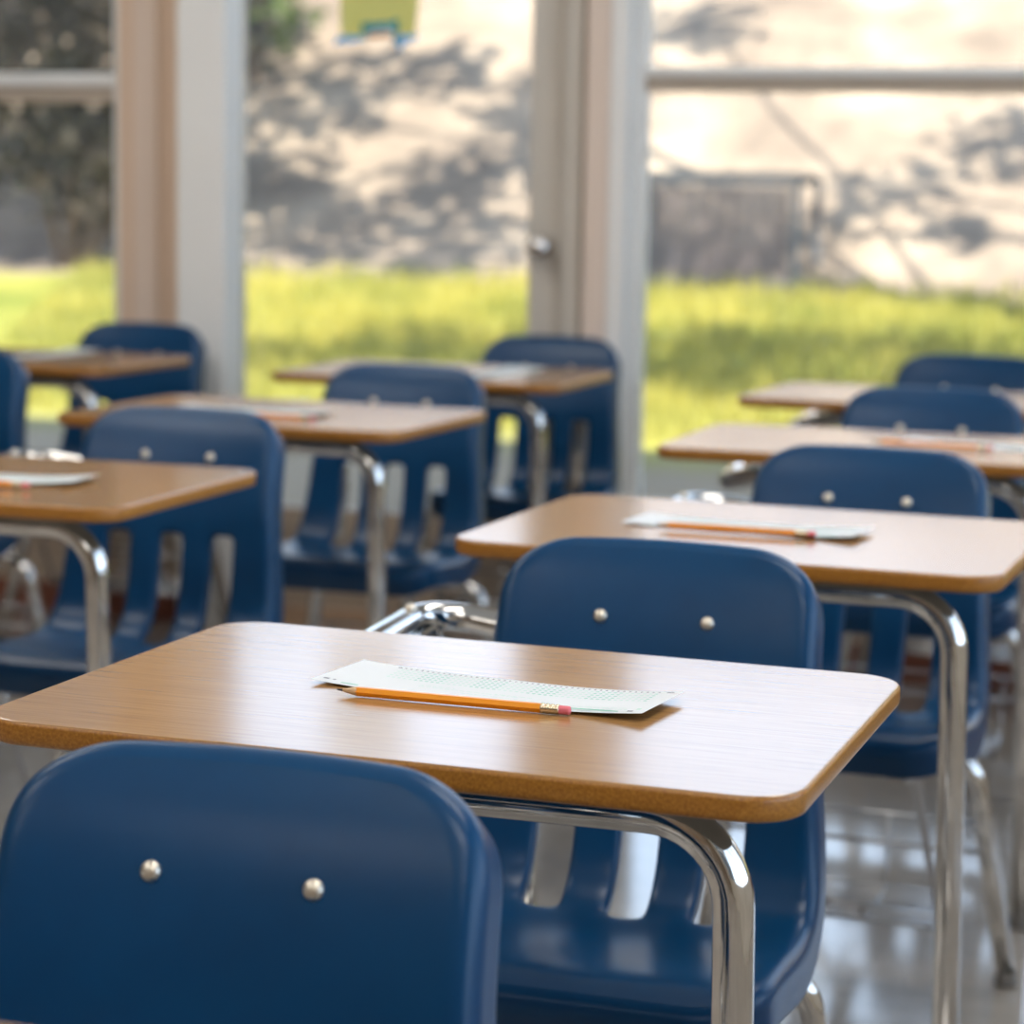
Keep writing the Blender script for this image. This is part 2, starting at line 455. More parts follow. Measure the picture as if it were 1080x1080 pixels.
TR = 0.0148
def make_unit():
    root = empty('student_desk')
    make_desktop(root)
    make_shell(root)
    zt = DH - DT - TR - .0015
    bm = bmesh.new()
    path = fillet([(.262, -.160, .012), (.250, -.160, zt), (-.125, -.160, zt), (-.236, -.02, .630), (-.254, .25, .634), (-.250, .592, .653), (-.10, .576, .636), (.128, .578, .640), (.128, .560, .345)],
                  [0, .062, .10, .10, .2, .052, .10, .05, 0], 10)
    tube(bm, path, TR, 18)
    ft = link_mesh('frame_tube', bm, M['chrome'], root)
    def glide(p, parent):
        b = bmesh.new(); lathe(b, [(0, 0), (.013, 0), (.0165, .002), (.0168, .010), (.0152, .016), (.0145, .022)], 18, M4=Matrix.Translation(p))
        link_mesh('foot_glide', b, M['glide'], parent)
    glide((.262, -.160, 0), ft)
    b = bmesh.new()
    Mx = Matrix.Translation((-.246, .530, .650 + TR - .0015)) @ Matrix.Rotation(R(12), 4, 'X')
    lathe(b, [(.0066, -.003), (.0066, .002), (.0054, .0042), (.003, .0052), (0, .0054)], 18, M4=Mx)
    link_mesh('bolt', b, M['rivet'], ft)
    b = bmesh.new()
    tube(b, fillet([(-.246, .10, .613), (-.244, .30, .614), (-.238, .50, .632), (-.236, .56, .640)], [0, .1, .04, 0], 8), .0085, 14)
    link_mesh('under_tube', b, M['chrome'], root)
    b = bmesh.new()
    tube(b, fillet([(-.238, .572, .632), (-.205, .578, .575), (-.125, .580, .560), (-.125, .560, .345)], .03, 6), .0085, 12)
    link_mesh('arm_strut', b, M['chrome'], root)
    for s in (1, -1):
        b = bmesh.new()
        tube(b, fillet([(0, .545, .335), (s * .166, .550, .330), (s * .217, .592, .012)], .058, 10), .0135, 16)
        l = link_mesh('leg', b, M['chrome'], root)
        glide((s * .217, .592, 0), l)
    b = bmesh.new()
    tube(b, fillet([(.06, .33, .372), (-.150, .33, .366), (-.200, .235, .012)], .05, 8), .0135, 16)
    l = link_mesh('leg', b, M['chrome'], root); glide((-.200, .235, 0), l)
    for s in (1, -1):
        b = bmesh.new(); box(b, CX + s * .10 - .014, CX + s * .10 + .014, .30, .565, .344, .350, bev=.001)
        box(b, CX + s * .10 - .012, CX + s * .10 + .012, .36, .40, .35, .394)
        box(b, CX + s * .10 - .012, CX + s * .10 + .012, .42, .44, .35, .399)
        link_mesh('seat_bracket', b, M['chrome'], root)
        b = bmesh.new()
        tube(b, fillet([(s * .138, .245, .372), (s * .138, .262, .372), (s * .152, .400, .150), (s * .152, .425, .122)], .012, 5), .0054, 10)
        link_mesh('basket_rod', b, M['wire'], root)
    b = bmesh.new()
    for y, z in ((.392, .150), (.425, .122), (.452, .122), (.48, .123), (.508, .124), (.536, .126), (.562, .130)):
        tube(b, [(-.154, y, z), (.154, y, z)], .0035 if y > .40 else .0048, 8)
    tube(b, [(-.200, .572, .190), (.200, .572, .190)], .0040, 8)
    tube(b, [(-.190, .576, .230), (.190, .576, .230)], .0030, 8)
    for x in (-.15, -.05, .05, .15):
        tube(b, fillet([(x, .392, .150), (x, .425, .119), (x, .562, .126), (x, .576, .232)], .012, 4), .0030, 8)
    link_mesh('book_basket', b, M['wire'], root)
    return root

# (x, y, rotation, slope across, slope back, label)
UNITS = [
    (-0.340, 0.932, -18.2, 0, -.062, 'nearest student desk with large blue chair back filling the lower left corner'),
    (-0.032, 1.847, -18.16, -.0065, -.010, 'in-focus student desk in the foreground with the sharpest pencil and answer sheet on its top'),
    (0.290, 2.774, -19.92, 0, -.002, 'student desk directly behind the in-focus one, pencil lying across its white sheet'),
    (0.567, 3.756, -17.31, 0, -.010, 'student desk third back in the right-hand row, partly cut by the right picture edge'),
    (0.772, 4.620, -19.75, 0, -.010, 'rearmost student desk of the right-hand row, bare pale top against the grass'),
    (-0.696, 3.160, -17.54, 0, -.004, 'brown-topped student desk at the left edge, chair with tall slots standing right behind it'),
    (-0.401, 4.095, -19.52, 0, -.006, 'middle-row student desk just behind the wide left chair back, pencil on its left side'),
    (-0.142, 5.023, -17.52, 0, -.006, 'student desk in front of the glass door, rearmost of the middle row'),
    (-1.062, 5.232, -18.11, 0, -.006, 'orange-brown student desk far left with chair standing before the white pillar'),
    (-1.295, 4.300, -18.50, 0, -.006, 'student desk of which only a chair edge shows at the far left picture edge'),
]
proto = make_unit()
for i, (x, y, a, tx, ty, lab) in enumerate(UNITS):
    o = proto if i == 0 else copy_tree(proto)
    o.location = (x, y, 0); o.rotation_euler = (0, 0, R(a))
    tag(o, lab, 'school desk', 'combination desks and chairs in rows')
    sh = [c for c in children(o) if c.name.startswith('chair_shell')][0]
    th = {1: .030, 2: -.045}.get(i, 0)
    pv = Vector((0, .53, .50)); sh.rotation_euler = (th, 0, 0)
    sh.location = pv - Matrix.Rotation(th, 3, 'X') @ pv + Vector(({5: .022, 7: .052}.get(i, 0), 0, 0))
    d = [c for c in children(o) if c.name.startswith('desktop')][0]
    d.rotation_euler = (ty, -tx, 0)

def on_desk(i, lx, ly, lz=0.0):
    x, y, a, tx, ty, _ = UNITS[i]
    c, s = math.cos(R(a)), math.sin(R(a))
    return (x + lx * c - ly * s, y + lx * s + ly * c, DH + lx * tx + ly * ty + lz)

# ------------------------------------------------------------------ answer sheets
def sheet_z(x, y, cl=.0030, cr=.0062):
    z = .0006
    if x > .03: z += cr * ((x - .03) / .109) ** 2
    if x < -.06: z += cl * ((-x - .06) / .08) ** 2
    return z
def make_sheet():
    bm = bmesh.new(); W, H = .1395, .054 * .86
    nx, ny = 40, 8
    g = [[bm.verts.new((-W + 2 * W * i / nx, -H + 2 * H * j / ny, sheet_z(-W + 2 * W * i / nx, 0))) for i in range(nx + 1)] for j in range(ny + 1)]
    g2 = [[bm.verts.new((v.co.x, v.co.y, v.co.z - .00018)) for v in r_] for r_ in g]
    for j in range(ny):
        for i in range(nx):
            bm.faces.new((g[j][i], g[j][i + 1], g[j + 1][i + 1], g[j + 1][i]))
            bm.faces.new((g2[j][i], g2[j + 1][i], g2[j + 1][i + 1], g2[j][i + 1]))
    for a, b in ((g[0], g2[0]), (g[ny], g2[ny]), ([r_[0] for r_ in g], [r_[0] for r_ in g2]), ([r_[nx] for r_ in g], [r_[nx] for r_ in g2])):
        for k in range(len(a) - 1): bm.faces.new((a[k], a[k + 1], b[k + 1], b[k]))
    def mark(x, y, w, h, mi, n=4):
        pts = []
        for k in range(n):
            an = 2 * math.pi * (k + .5) / n
            f = 1 / math.cos(math.pi / 4) if n == 4 else 1
            px, py = x + math.cos(an) * w / 2 * f, y + math.sin(an) * h / 2 * f
            pts.append(bm.verts.new((px, py, sheet_z(px, 0) + .00012)))
        bm.faces.new(pts).material_index = mi
    for c in range(46):                                       # bubble columns, five rows of ovals
        x = -.098 + c * .00487
        for r_ in range(5):
            mark(x + r_ * .0004, .0335 - r_ * .0072, .0031, .0031, 1 if (c // 5) % 2 else 3, 8)
        mark(x, .0405, .0016, .0034, 2)                        # timing marks along the edge
    mark(.1305, .0405, .0062, .0034, 2); mark(-.103, .0405, .0036, .003, 2)
    mark(.127, -.0385, .0045, .0034, 2); mark(-.131, -.0345, .0050, .0034, 2); mark(-.124, -.0345, .0026, .0026, 2)
    mark(.075, -.0400, .086, .0024, 4); mark(-.108, -.0395, .0150, .0024, 1); mark(.131, -.030, .0035, .006, 3)
    rnd = random.Random(3)
    for row, (yy, x0, x1) in enumerate(((-.0105, -.06, -.03), (-.0125, .005, .035), (-.0150, -.06, .02), (-.0225, -.02, .055), (-.0275, .035, .115), (-.0330, .035, .122))):
        x = x0
        while x < x1:
            l = rnd.uniform(.002, .006); mark(x + l / 2, yy, l, .0011, 3); x += l + .0016
    o = link_mesh('answer_sheet', bm, [M['paper'], M['ink_green'], M['ink_dark'], M['ink_pale'], M['ink_rule']], None, smooth=False)
    return o
sheet0 = make_sheet()
def place_on(o, i, lx, ly, rz, lz=0.0):
    x, y, a, tx, ty, _ = UNITS[i]
    o.location = on_desk(i, lx, ly, lz)
    o.rotation_euler = (Matrix.Rotation(R(a), 3, 'Z') @ Matrix.Rotation(ty, 3, 'X') @ Matrix.Rotation(-tx, 3, 'Y') @ Matrix.Rotation(R(rz), 3, 'Z')).to_euler()

SHEETS = [(1, .0155, .0225, -5.6, 'green-printed bubble answer sheet with lifted ends on the in-focus desk'),
          (2, -.022, .012, -4.5, 'white answer sheet on the second desk of the right-hand row, under an orange pencil'),
          (3, .170, .030, -6.0, 'white answer sheet at the right picture edge, at the eraser end of a blurred pencil'),
          (5, .022, -.022, 3.0, 'white answer sheet on the brown desk at the left edge, pencil end on it'),
          (6, -.035, -.020, 0.0, 'white answer sheet on the middle-row desk behind the wide left chair back'),
          (7, .115, -.010, 82.0, 'white sheet on the desk in front of the glass door'),
          (8, .020, .060, 78.0, 'white sheet on the orange-brown desk far left')]
for k, (i, lx, ly, rz, lab) in enumerate(SHEETS):
    o = sheet0 if k == 0 else sheet0.copy()
    if k: COL.objects.link(o)
    tag(o, lab, 'paper', 'answer sheets on the desks')
    place_on(o, i, lx, ly, rz, .0002)

# ------------------------------------------------------------------ pencils (axis along +x, tip at -x)
def make_pencil():
    root = empty('pencil')
    r = .0039
    def hexring(x, rad): return [(x, rad * math.cos(R(60 * k)), rad * math.sin(R(60 * k))) for k in range(6)]
    bm = bmesh.new(); loft(bm, [hexring(-.0805, r * .93), hexring(-.079, r), hexring(.069, r)], True, True)
    link_mesh('body', bm, M['orange'], root, smooth=False)
    rot = Matrix.Rotation(R(90), 4, 'Y')
    bm = bmesh.new(); lathe(bm, [(.0036, -.0795), (.0034, -.081), (.0013, -.0915), (0, -.0917)], 14, M4=rot)
    link_mesh('sharpened_cone', bm, M['sharp'], root)
    bm = bmesh.new(); lathe(bm, [(.0013, -.0912), (.0003, -.0965), (0, -.0968)], 10, M4=rot)
    link_mesh('lead', bm, M['lead'], root)
    bm = bmesh.new()
    pr = [(0, .0675), (.0038, .0676)]
    x = .068
    for k in range(3): pr += [(.0039, x), (.0039, x + .0018), (.0035, x + .0022), (.0035, x + .0030)]; x += .0038
    pr += [(.0039, x), (.0039, .0815), (.0034, .0820)]
    lathe(bm, pr, 20, M4=rot); link_mesh('ferrule', bm, M['ferrule'], root)
    bm = bmesh.new(); lathe(bm, [(.0034, .0805), (.0034, .0890), (.0030, .0902), (.0018, .0907), (0, .0908)], 16, M4=rot)
    link_mesh('eraser', bm, M['eraser'], root)
    return root
pencil0 = make_pencil()
PENCILS = [(1, .0045, -.0400, .9, .0042, 'sharp-focus orange pencil lying before the bubble answer sheet'),
           (2, -.020, -.0440, 1.5, .0062, 'orange pencil lying across the sheet on the second desk of the right-hand row'),
           (3, .090, -.0440, -4.0, .0062, 'blurred orange pencil on the third desk back near the right picture edge'),
           (5, .040, -.105, -3.0, .0062, 'orange pencil whose eraser end shows at the left picture edge'),
           (6, .035, -.112, -6.0, .0046, 'orange pencil on the middle-row desk behind the wide left chair back'),
           (8, -.045, -.105, -4.0, .0062, 'orange pencil on the orange-brown desk far left')]
for k, (i, lx, ly, rz, lz, lab) in enumerate(PENCILS):
    o = pencil0 if k == 0 else copy_tree(pencil0)
    tag(o, lab, 'pencil', 'orange pencils on the desks')
    place_on(o, i, lx, ly, rz, lz)

# ------------------------------------------------------------------ room (window-wall frame: x along the wall, y outward, z up)
WO = Vector((.877, 5.365, 0)); WA = R(-18.5)
WM = Matrix.Translation(WO) @ Matrix.Rotation(WA, 4, 'Z')
def struct(name, bm, mats, smooth=False, parent=None, kind=True):
    o = link_mesh(name, bm, mats, parent, smooth=smooth)
    if parent is None: o.matrix_world = WM
    if kind and parent is None: o['kind'] = 'structure'
    return o
def sbox(name, dims, m, parent=None, bev=.003):
    bm = bmesh.new(); box(bm, *dims, bev=bev); return struct(name, bm, m, parent=parent)

WL, WR, BK, CH = -3.6, 2.3, -8.4, 2.75      # wall left/right ends, room depth, ceiling height
sbox('floor', (WL - .12, WR + .12, BK - .12, .14, -.12, 0), M['floor'], bev=0)
bm = bmesh.new(); box(bm, WL - .12, WR + .12, BK - .12, .14, CH, CH + .12); struct('ceiling', bm, M['ceil'])
sbox('trim_1', (WL - .5, WR + .5, -.02, .35, CH + .12, CH + .26), M['white'])      # eaves
sbox('wall_left', (WL - .12, WL, BK, .14, 0, CH), M['darkwall'], bev=0)
bm = bmesh.new()
for d in ((BK, .14, 0, .70), (BK, .14, 2.60, CH), (BK, -7.2, .70, 2.60), (-.5, .14, .70, 2.60)): box(bm, WR, WR + .12, *d)
struct('wall_right', bm, M['wallp'])
bm = bmesh.new()
for y in (-7.2, -5.53, -3.86, -2.19, -.54): box(bm, WR + .02, WR + .08, y, y + .04, .70, 2.60, bev=.003)
for z in (.70, 2.56): box(bm, WR + .018, WR + .082, -7.2, -.5, z, z + .04, bev=.003)
w3 = struct('window_3', bm, M['alu'])
for y in (-7.16, -5.49, -3.82, -2.15):
    bm = bmesh.new(); box(bm, WR + .045, WR + .05, y, y + 1.61, .74, 2.56); struct('glass_pane', bm, M['glass'], parent=w3)
sbox('wall_back', (WL, WR, BK - .12, BK, 0, CH), M['darkwall'], bev=0)
HEAD = 2.40
# front wall: low panels with horizontal grooves, header
bm = bmesh.new()
def louvre(bm, x0, x1, z0, z1, n):
    h = (z1 - z0) / n
    for k in range(n): box(bm, x0, x1, -.012 if k % 2 == 0 else -.008, .10, z0 + k * h + .0015, z0 + (k + 1) * h - .0015, bev=.0008)
    box(bm, x0, x1, 0, .10, z0, z1)
louvre(bm, WL, -1.745, .0, .30, 7); louvre(bm, -.655, WR, .0, .32, 9)
box(bm, WL, WR, -.02, .12, HEAD, CH)
struct('wall_front', bm, M['panel'])
sbox('baseboard_front', (-.655, WR, -.022, -.0085, 0, .075), M['base'])
sbox('trim_2', (-1.62, -.80, -.020, -.004, 0, .06), M['brown'])
sbox('baseboard_left', (WL, -1.745, -.022, -.0085, 0, .075), M['base'])
def window(name, x0, x1, z0, z1, fr, mulls, rail):
    bm = bmesh.new()
    box(bm, x0, x0 + fr, 0, .06, z0, z1, bev=.003); box(bm, x1 - fr, x1, 0, .06, z0, z1, bev=.003)
    box(bm, x0 + fr, x1 - fr, 0, .06, z1 - fr, z1, bev=.003); box(bm, x0, x1, -.02, .09, z0 - .02, z0 + .02, bev=.003)
    for mx in mulls: box(bm, mx - .02, mx + .02, 0, .06, z0 + .02, z1 - fr, bev=.003)
    w = struct(name, bm, M['alu'])
    a, b_, c = rail
    xs = [x0 + fr] + [v for mx in mulls for v in (mx - .02, mx + .02)] + [x1 - fr]
    for p, q in zip(xs[::2], xs[1::2]):
        bm = bmesh.new(); box(bm, p, q, .005, .05, a, b_, bev=.003); struct('transom_rail', bm, M['rail'], parent=w)
        bm = bmesh.new(); box(bm, p, q, -.004, .05, b_ + .0005, c, bev=.004); struct('sash_bead', bm, M['alu'], parent=w)
        for g0, g1 in ((z0 + .02, a), (c, z1 - fr)):
            bm = bmesh.new(); box(bm, p, q, .026, .031, g0, g1); struct('glass_pane', bm, M['glass'], parent=w)
    return w
window('window_1', WL, -1.944, .32, HEAD, .02, [-3.0], (1.263, 1.302, 1.334))
window('window_2', -.655, WR, .34, HEAD, .028, [1.3], (1.298, 1.330, 1.353))
# wall pieces between the openings
sbox('trim_3', (-1.944, -1.900, -.012, .10, .30, HEAD), M['tan'])
sbox('trim_4', (-1.899, -1.835, -.020, .10, .30, HEAD), M['pinkish'])
sbox('trim_5', (-1.834, -1.745, -.012, .10, .30, HEAD), M['tan'])
sbox('trim_6', (-1.745, -1.620, -.10, -.002, 0, HEAD), M['white'])
# glazed door
dr = sbox('door_1', (-.897, -.812, .0, .045, .0, HEAD - .04), M['greyframe'])
for dims in ((-1.74, -1.630, 0, .045, 0, HEAD - .04), (-1.630, -.897, 0, .045, 0, .30), (-1.630, -.897, 0, .045, HEAD - .14, HEAD - .04)):
    bm = bmesh.new(); box(bm, *dims, bev=.003)
    if dims[5] == .30:
        for k in range(5): box(bm, -1.59, -.905, -.006, .0, .03 + k * .052, .03 + k * .052 + .046, bev=.001)
    struct('door_rail' if dims[1] > -1 else 'door_stile', bm, M['panel'] if dims[5] == .30 else M['greyframe'], parent=dr)
bm = bmesh.new(); box(bm, -1.630, -.897, .020, .025, .30, HEAD - .14); struct('glass_pane', bm, M['glass'], parent=dr)
bm = bmesh.new()
lathe(bm, [(.026, 0), (.026, .006), (.011, .009), (.011, .028), (.020, .034), (.026, .044), (.025, .056), (.016, .063), (0, .065)], 24,
      M4=Matrix.Translation((-.858, 0, .943)) @ Matrix.Rotation(R(90), 4, 'X'))
struct('door_knob', bm, M['knob'], parent=dr, smooth=True)
sbox('trim_7', (-.811, -.805, -.005, .10, 0, HEAD), M['brown'])
sbox('trim_8', (-.805, -.762, -.030, .10, 0, HEAD), M['greyframe'])
sbox('trim_9', (-.762, -.7545, -.010, .10, 0, HEAD), M['brown'])
sbox('trim_10', (-.750, -.696, -.050, .12, 0, HEAD), M['pinkish'])
sbox('trim_11', (-.695, -.6555, -.040, .12, 0, HEAD), M['white'])

# glowing ceiling panels, out of view, added as fill for the chair fronts
M['fill_panel'] = emit('fill_emitter', (1.0, .95, .88), 3.5)
names = ['by the window wall', 'in the middle of the room', 'over the front desks', 'near the back wall']
for ix, x in enumerate((-1.9, .7)):
    for iy, y in enumerate((-1.6, -3.4, -5.3, -7.2)):
        t = empty('ceiling_fill'); t.matrix_world = WM @ Matrix.Translation((x, y, CH))
        tag(t, f'added ceiling fill panel {names[iy]}, {("left", "right")[ix]} side', 'ceiling light', 'added ceiling fill panels')
        bm = bmesh.new()
        for dims in ((-.62, .62, -.32, -.30, -.03, 0), (-.62, .62, .30, .32, -.03, 0), (-.62, -.60, -.30, .30, -.03, 0), (.60, .62, -.30, .30, -.03, 0)): box(bm, *dims)
        link_mesh('frame', bm, M['alu'], t, smooth=False)
        bm = bmesh.new(); box(bm, -.60, .60, -.30, .30, -.022, -.012); link_mesh('fill_panel', bm, M['fill_panel'], t, smooth=False)

# paper craft hanging on the door glass
t = empty('paper_craft'); t.matrix_world = WM @ Matrix.Translation((-1.27, .0185, 1.40))
tag(t, 'yellow paper craft with teal bracket and blue feet taped to the glass door', 'paper craft')
def flat(name, m, polys):
    bm = bmesh.new()
    for pts, y0, y1 in polys:
        bm.faces.new([bm.verts.new((x, (y0 + y1) / 2, z)) for x, z in pts])
    link_mesh(name, bm, m, t, smooth=False)
flat('yellow_sheet', M['yellow'], [([(-.105, .024), (-.045, .022), (-.042, .05), (.034, .055), (.036, .024), (.082, .026), (.105, .27), (-.115, .27)], -.0012, 0)])
flat('teal_bracket', M['teal'], [([(-.052, .012), (-.040, .012), (-.040, .052), (-.052, .054)], -.003, -.0016), ([(-.040, .030), (.026, .034), (.026, .054), (-.040, .052)], -.003, -.0016), ([(.026, .006), (.040, .004), (.040, .062), (.026, .060)], -.003, -.0016)])
flat('brown_strip', M['terracotta'], [([(-.038, .016), (.024, .018), (.024, .030), (-.038, .028)], -.003, -.0016)])
flat('blue_foot', M['skyblue'], [([(-.125, .002), (-.055, .010), (-.044, .022), (-.105, .023), (-.118, .016)], -.0030, -.0016)])
flat('blue_foot', M['skyblue'], [([(.030, .012), (.046, -.014), (.054, .004), (.085, .012), (.092, .024), (.036, .023)], -.0030, -.0016)])

# ------------------------------------------------------------------ outdoors (same frame)
def ground_z(x, s):
    z = -.06 + .082 * s
    if s > 7.6:
        u = s - 7.6; z += (.55 * u if u < 3.4 else 1.87 + .55 * .8 * (1 - math.exp(-(u - 3.4) / .8)) - .10 * max(0, u - 4.5)) + min(1, (s - 7.6) / 2) * (.10 * math.sin(x * 1.1 + s * .7) + .07 * math.sin(x * 2.3 - s * 1.7))
    elif s > .4: z += .012 * math.sin(x * 2.1 + s) * math.sin(s * 1.3)
    return z
bm = bmesh.new()
xs = [-22 + 44 * i / 110 for i in range(111)]; ys = [.14 + 33 * (j / 90) ** 1.2 for j in range(91)]
g = [[bm.verts.new((x, s, ground_z(x, s))) for x in xs] for s in ys]
for j in range(90):
    for i in range(110): bm.faces.new((g[j][i], g[j][i + 1], g[j + 1][i + 1], g[j + 1][i]))
go = struct('ground', bm, M['ground'], smooth=True)

bm = bmesh.new(); rg = random.Random(5)
for k in range(26000):
    s = 2.9 + 4.6 * rg.random() ** .9; x = rg.uniform(-3.2, 2.2) * (1 + s * .12)
    if s > 6.9 and rg.random() < (s - 6.9) * 1.6: continue
    z = ground_z(x, s); h = rg.uniform(.05, .13); an = rg.uniform(0, math.pi); w = rg.uniform(.006, .012)
    dx, dy = math.cos(an) * w, math.sin(an) * w; lx, ly = rg.uniform(-.04, .04), rg.uniform(-.04, .04)
    bm.faces.new([bm.verts.new(p) for p in ((x - dx, s - dy, z - .01), (x + dx, s + dy, z - .01), (x + lx, s + ly, z + h))])
lawn = link_mesh('lawn_grass', bm, M['grass'], None, smooth=False); lawn.matrix_world = WM
tag(lawn, 'bright sunlit grass growing at the foot of the bare hill', 'grass', kind='stuff')

def leaf_clump(bm, c, rad, n, size, rg, squash=1.0):
    for k in range(n):
        v = Vector((rg.gauss(0, 1), rg.gauss(0, 1), rg.gauss(0, 1))).normalized() * rad * rg.random() ** .4
        p = Vector(c) + Vector((v.x, v.y, v.z * squash))
        u = Vector((rg.gauss(0, 1), rg.gauss(0, 1), rg.gauss(0, 1))).normalized(); w = u.orthogonal().normalized()
        s = size * rg.uniform(.6, 1.3)
        bm.faces.new([bm.verts.new(p + d) for d in (u * s, w * s * .45, -u * s, -w * s * .45)])

def tree(x, s, h, crown, lab, seed, size=.11, n=120, mleaf='leaf', group='trees around the lawn', lean=(0, 0)):
    rg = random.Random(seed); z = ground_z(x, s)
    t = empty('tree'); t.matrix_world = WM @ Matrix.Translation((x, s, z)); tag(t, lab, 'tree', group)
    bm = bmesh.new()
    top = Vector((lean[0], lean[1], h * .62))
    tube(bm, [(0, 0, -.1), (lean[0] * .3 + .05, lean[1] * .3, h * .3), tuple(top)], .13, 10)
    bl = bmesh.new()
    for k, (cx, cy, cz, cr) in enumerate(crown):
        tube(bm, [tuple(top * .8), tuple(top * .55 + Vector((cx, cy, cz)) * .45 + Vector((0, 0, .35))), (cx, cy, cz)], .022, 8)
        leaf_clump(bl, (cx, cy, cz), cr, int(n * cr * cr * 3), size, rg, .8)
    link_mesh('trunk', bm, M['bark'], t); link_mesh('foliage', bl, M[mleaf], t, smooth=False)
    return t
def shrub(x, s, blobs, lab, seed, mleaf='darkleaf', n=420, size=.07):
    rg = random.Random(seed); z = ground_z(x, s)
    t = empty('shrub'); t.matrix_world = WM @ Matrix.Translation((x, s, z)); tag(t, lab, 'shrub', 'shrubs on the hill')
    bm = bmesh.new(); bl = bmesh.new()
    for cx, cy, cz, cr in blobs:
        tube(bm, [(cx * .1, cy * .1, -.05), (cx * .5, cy * .5, cz * .5), (cx, cy, cz)], .03, 6)
        leaf_clump(bl, (cx, cy, cz), cr, int(n * cr * cr * 4), size, rg, .9)
    link_mesh('stem', bm, M['bark'], t); link_mesh('foliage', bl, M[mleaf], t, smooth=False)
    return t

SUN = Vector((.30, -.62, .72)).normalized()

# dark shrubs seen through the left window
shrub(-6.1, 7.3, [(0, 0, .9, .75), (.5, .1, 1.5, .65), (-.5, 0, 1.7, .8), (.1, .2, 2.3, .8), (.55, 0, .6, .5)], 'dark shrub beyond the left window, nearest the grass', 1)
shrub(-8.3, 7.7, [(0, 0, 1.0, .9), (.5, .1, 1.8, .9), (-.4, 0, 2.3, .9), (.4, .2, 2.9, .8)], 'tall dark shrub at the left picture edge beyond the window', 2)
shrub(-5.85, 9.3, [(0, 0, .5, .45), (.15, 0, 1.0, .35)], 'small green shrub on the hill behind the white pillar', 3, 'leaf', 300)

tree(-8.2, 9.4, 6.5, [(0, 0, 2.2, 1.0), (.9, .2, 3.0, 1.0), (-.9, 0, 3.2, 1.0), (.3, .3, 4.2, 1.1), (1.2, .4, 4.6, .9), (-.6, .2, 5.2, 1.0)], 'tall dark tree behind the shrubs at the left picture edge', 21, n=150, mleaf='darkleaf')

# dark fenced enclosure beyond the right window
def cage():
    x0, x1, s = -2.60, -1.80, 7.2
    z = ground_z((x0 + x1) / 2, s)
    t = empty('utility_enclosure'); t.matrix_world = WM @ Matrix.Translation(((x0 + x1) / 2, s, z))
    tag(t, 'dark framed utility enclosure on the grass edge beyond the right window', 'enclosure')
    w = (x1 - x0) / 2; h = .60
    for sx in (-w, w):
        for sy in (0, .55):
            bm = bmesh.new(); box(bm, sx - .022, sx + .022, sy - .022, sy + .022, -.1, h, bev=.004); link_mesh('post', bm, M['cage'], t, smooth=False)
    bm = bmesh.new()
    for sy in (0, .55):
        for zz in (.02, h - .04): box(bm, -w + .022, w - .022, sy - .018, sy + .018, zz, zz + .04)
    link_mesh('rail', bm, M['cage'], t, smooth=False)
    bm = bmesh.new()
    for k in range(9):
        a = -w + .03 + (2 * w - .06) * k / 9; box(bm, a, a + (2 * w - .06) / 9 - .012, -.006, .006, .06, h - .05)
    link_mesh('slat_panel', bm, M['cagepanel'], t, smooth=False)
    bm = bmesh.new(); box(bm, -w, w, -.02, .57, h, h + .02); link_mesh('lid', bm, M['cage'], t, smooth=False)
cage()

# trees standing out of view right of the lawn; their crowns throw the dappled shade on the hill and grass
def world_tree(x, s, crowns, lab, seed, n=150):
    z = ground_z(x, s)
    return tree(x, s, 6.0, [(cx - x, cs - s, cz - z, cr) for cx, cs, cz, cr in crowns], lab, seed, n=n)
world_tree(.55, 4.3, [(-3.0, 5.0, 6.8, .40), (-2.45, 5.1, 6.8, .42), (-2.8, 3.7, 5.9, .40), (-2.1, 3.9, 6.1, .48), (-1.7, 4.1, 6.3, .45), (-2.3, 3.5, 5.8, .30), (-1.7, 3.5, 5.8, .36),
                      (-.9, 5.6, 7.2, .45), (-1.6, 4.6, 6.8, .5), (-3.0, 3.9, 6.0, .45), (-2.0, 3.2, 5.6, .35), (-2.7, 3.3, 5.65, .35), (-2.9, 4.6, 6.55, .35), (-3.3, 3.4, 5.75, .4), (-.1, 2.85, 5.9, .42), (-.45, 2.9, 5.85, .34), (.25, 2.8, 5.9, .34)],
           'spreading tree out of view whose branches overhang the lawn', 11)
world_tree(2.6, 4.6, [(1.15, 4.5, 6.4, .50), (.6, 4.1, 6.1, .34), (.3, 3.7, 5.9, .24), (.96, 3.75, 5.9, .28), (2.4, 4.6, 6.5, .9), (3.3, 5.2, 5.8, .8)],
           'tree out of view to the right of the lawn', 12)
world_tree(3.4, 1.9, [(2.6, 1.5, 5.4, .6), (3.4, 1.6, 5.9, .7), (4.1, 2.0, 5.2, .7), (.5, .95, 5.4, .45), (1.2, 1.1, 5.3, .45), (-.3, .8, 5.4, .45), (-1.0, .7, 5.4, .45), (.2, .4, 5.3, .4), (1.6, .5, 5.3, .5), (-1.5, -.2, 5.4, .5), (-.8, 0, 5.45, .45), (-.1, -.3, 5.4, .45), (.6, -.1, 5.4, .5), (1.3, -.3, 5.4, .5)],
           'tree out of view nearest the eaves of the building', 13)
world_tree(-7.9, 4.4, [(-4.9, 4.3, 6.3, .75), (-4.4, 3.6, 5.8, .6), (-5.4, 4.1, 6.1, .7), (-3.5, 4.7, 6.6, .55), (-3.3, 4.1, 6.1, .5), (-6.5, 4.5, 6.0, .8), (-7.8, 4.6, 6.6, .9)],
           'tree out of view to the left of the lawn', 14)

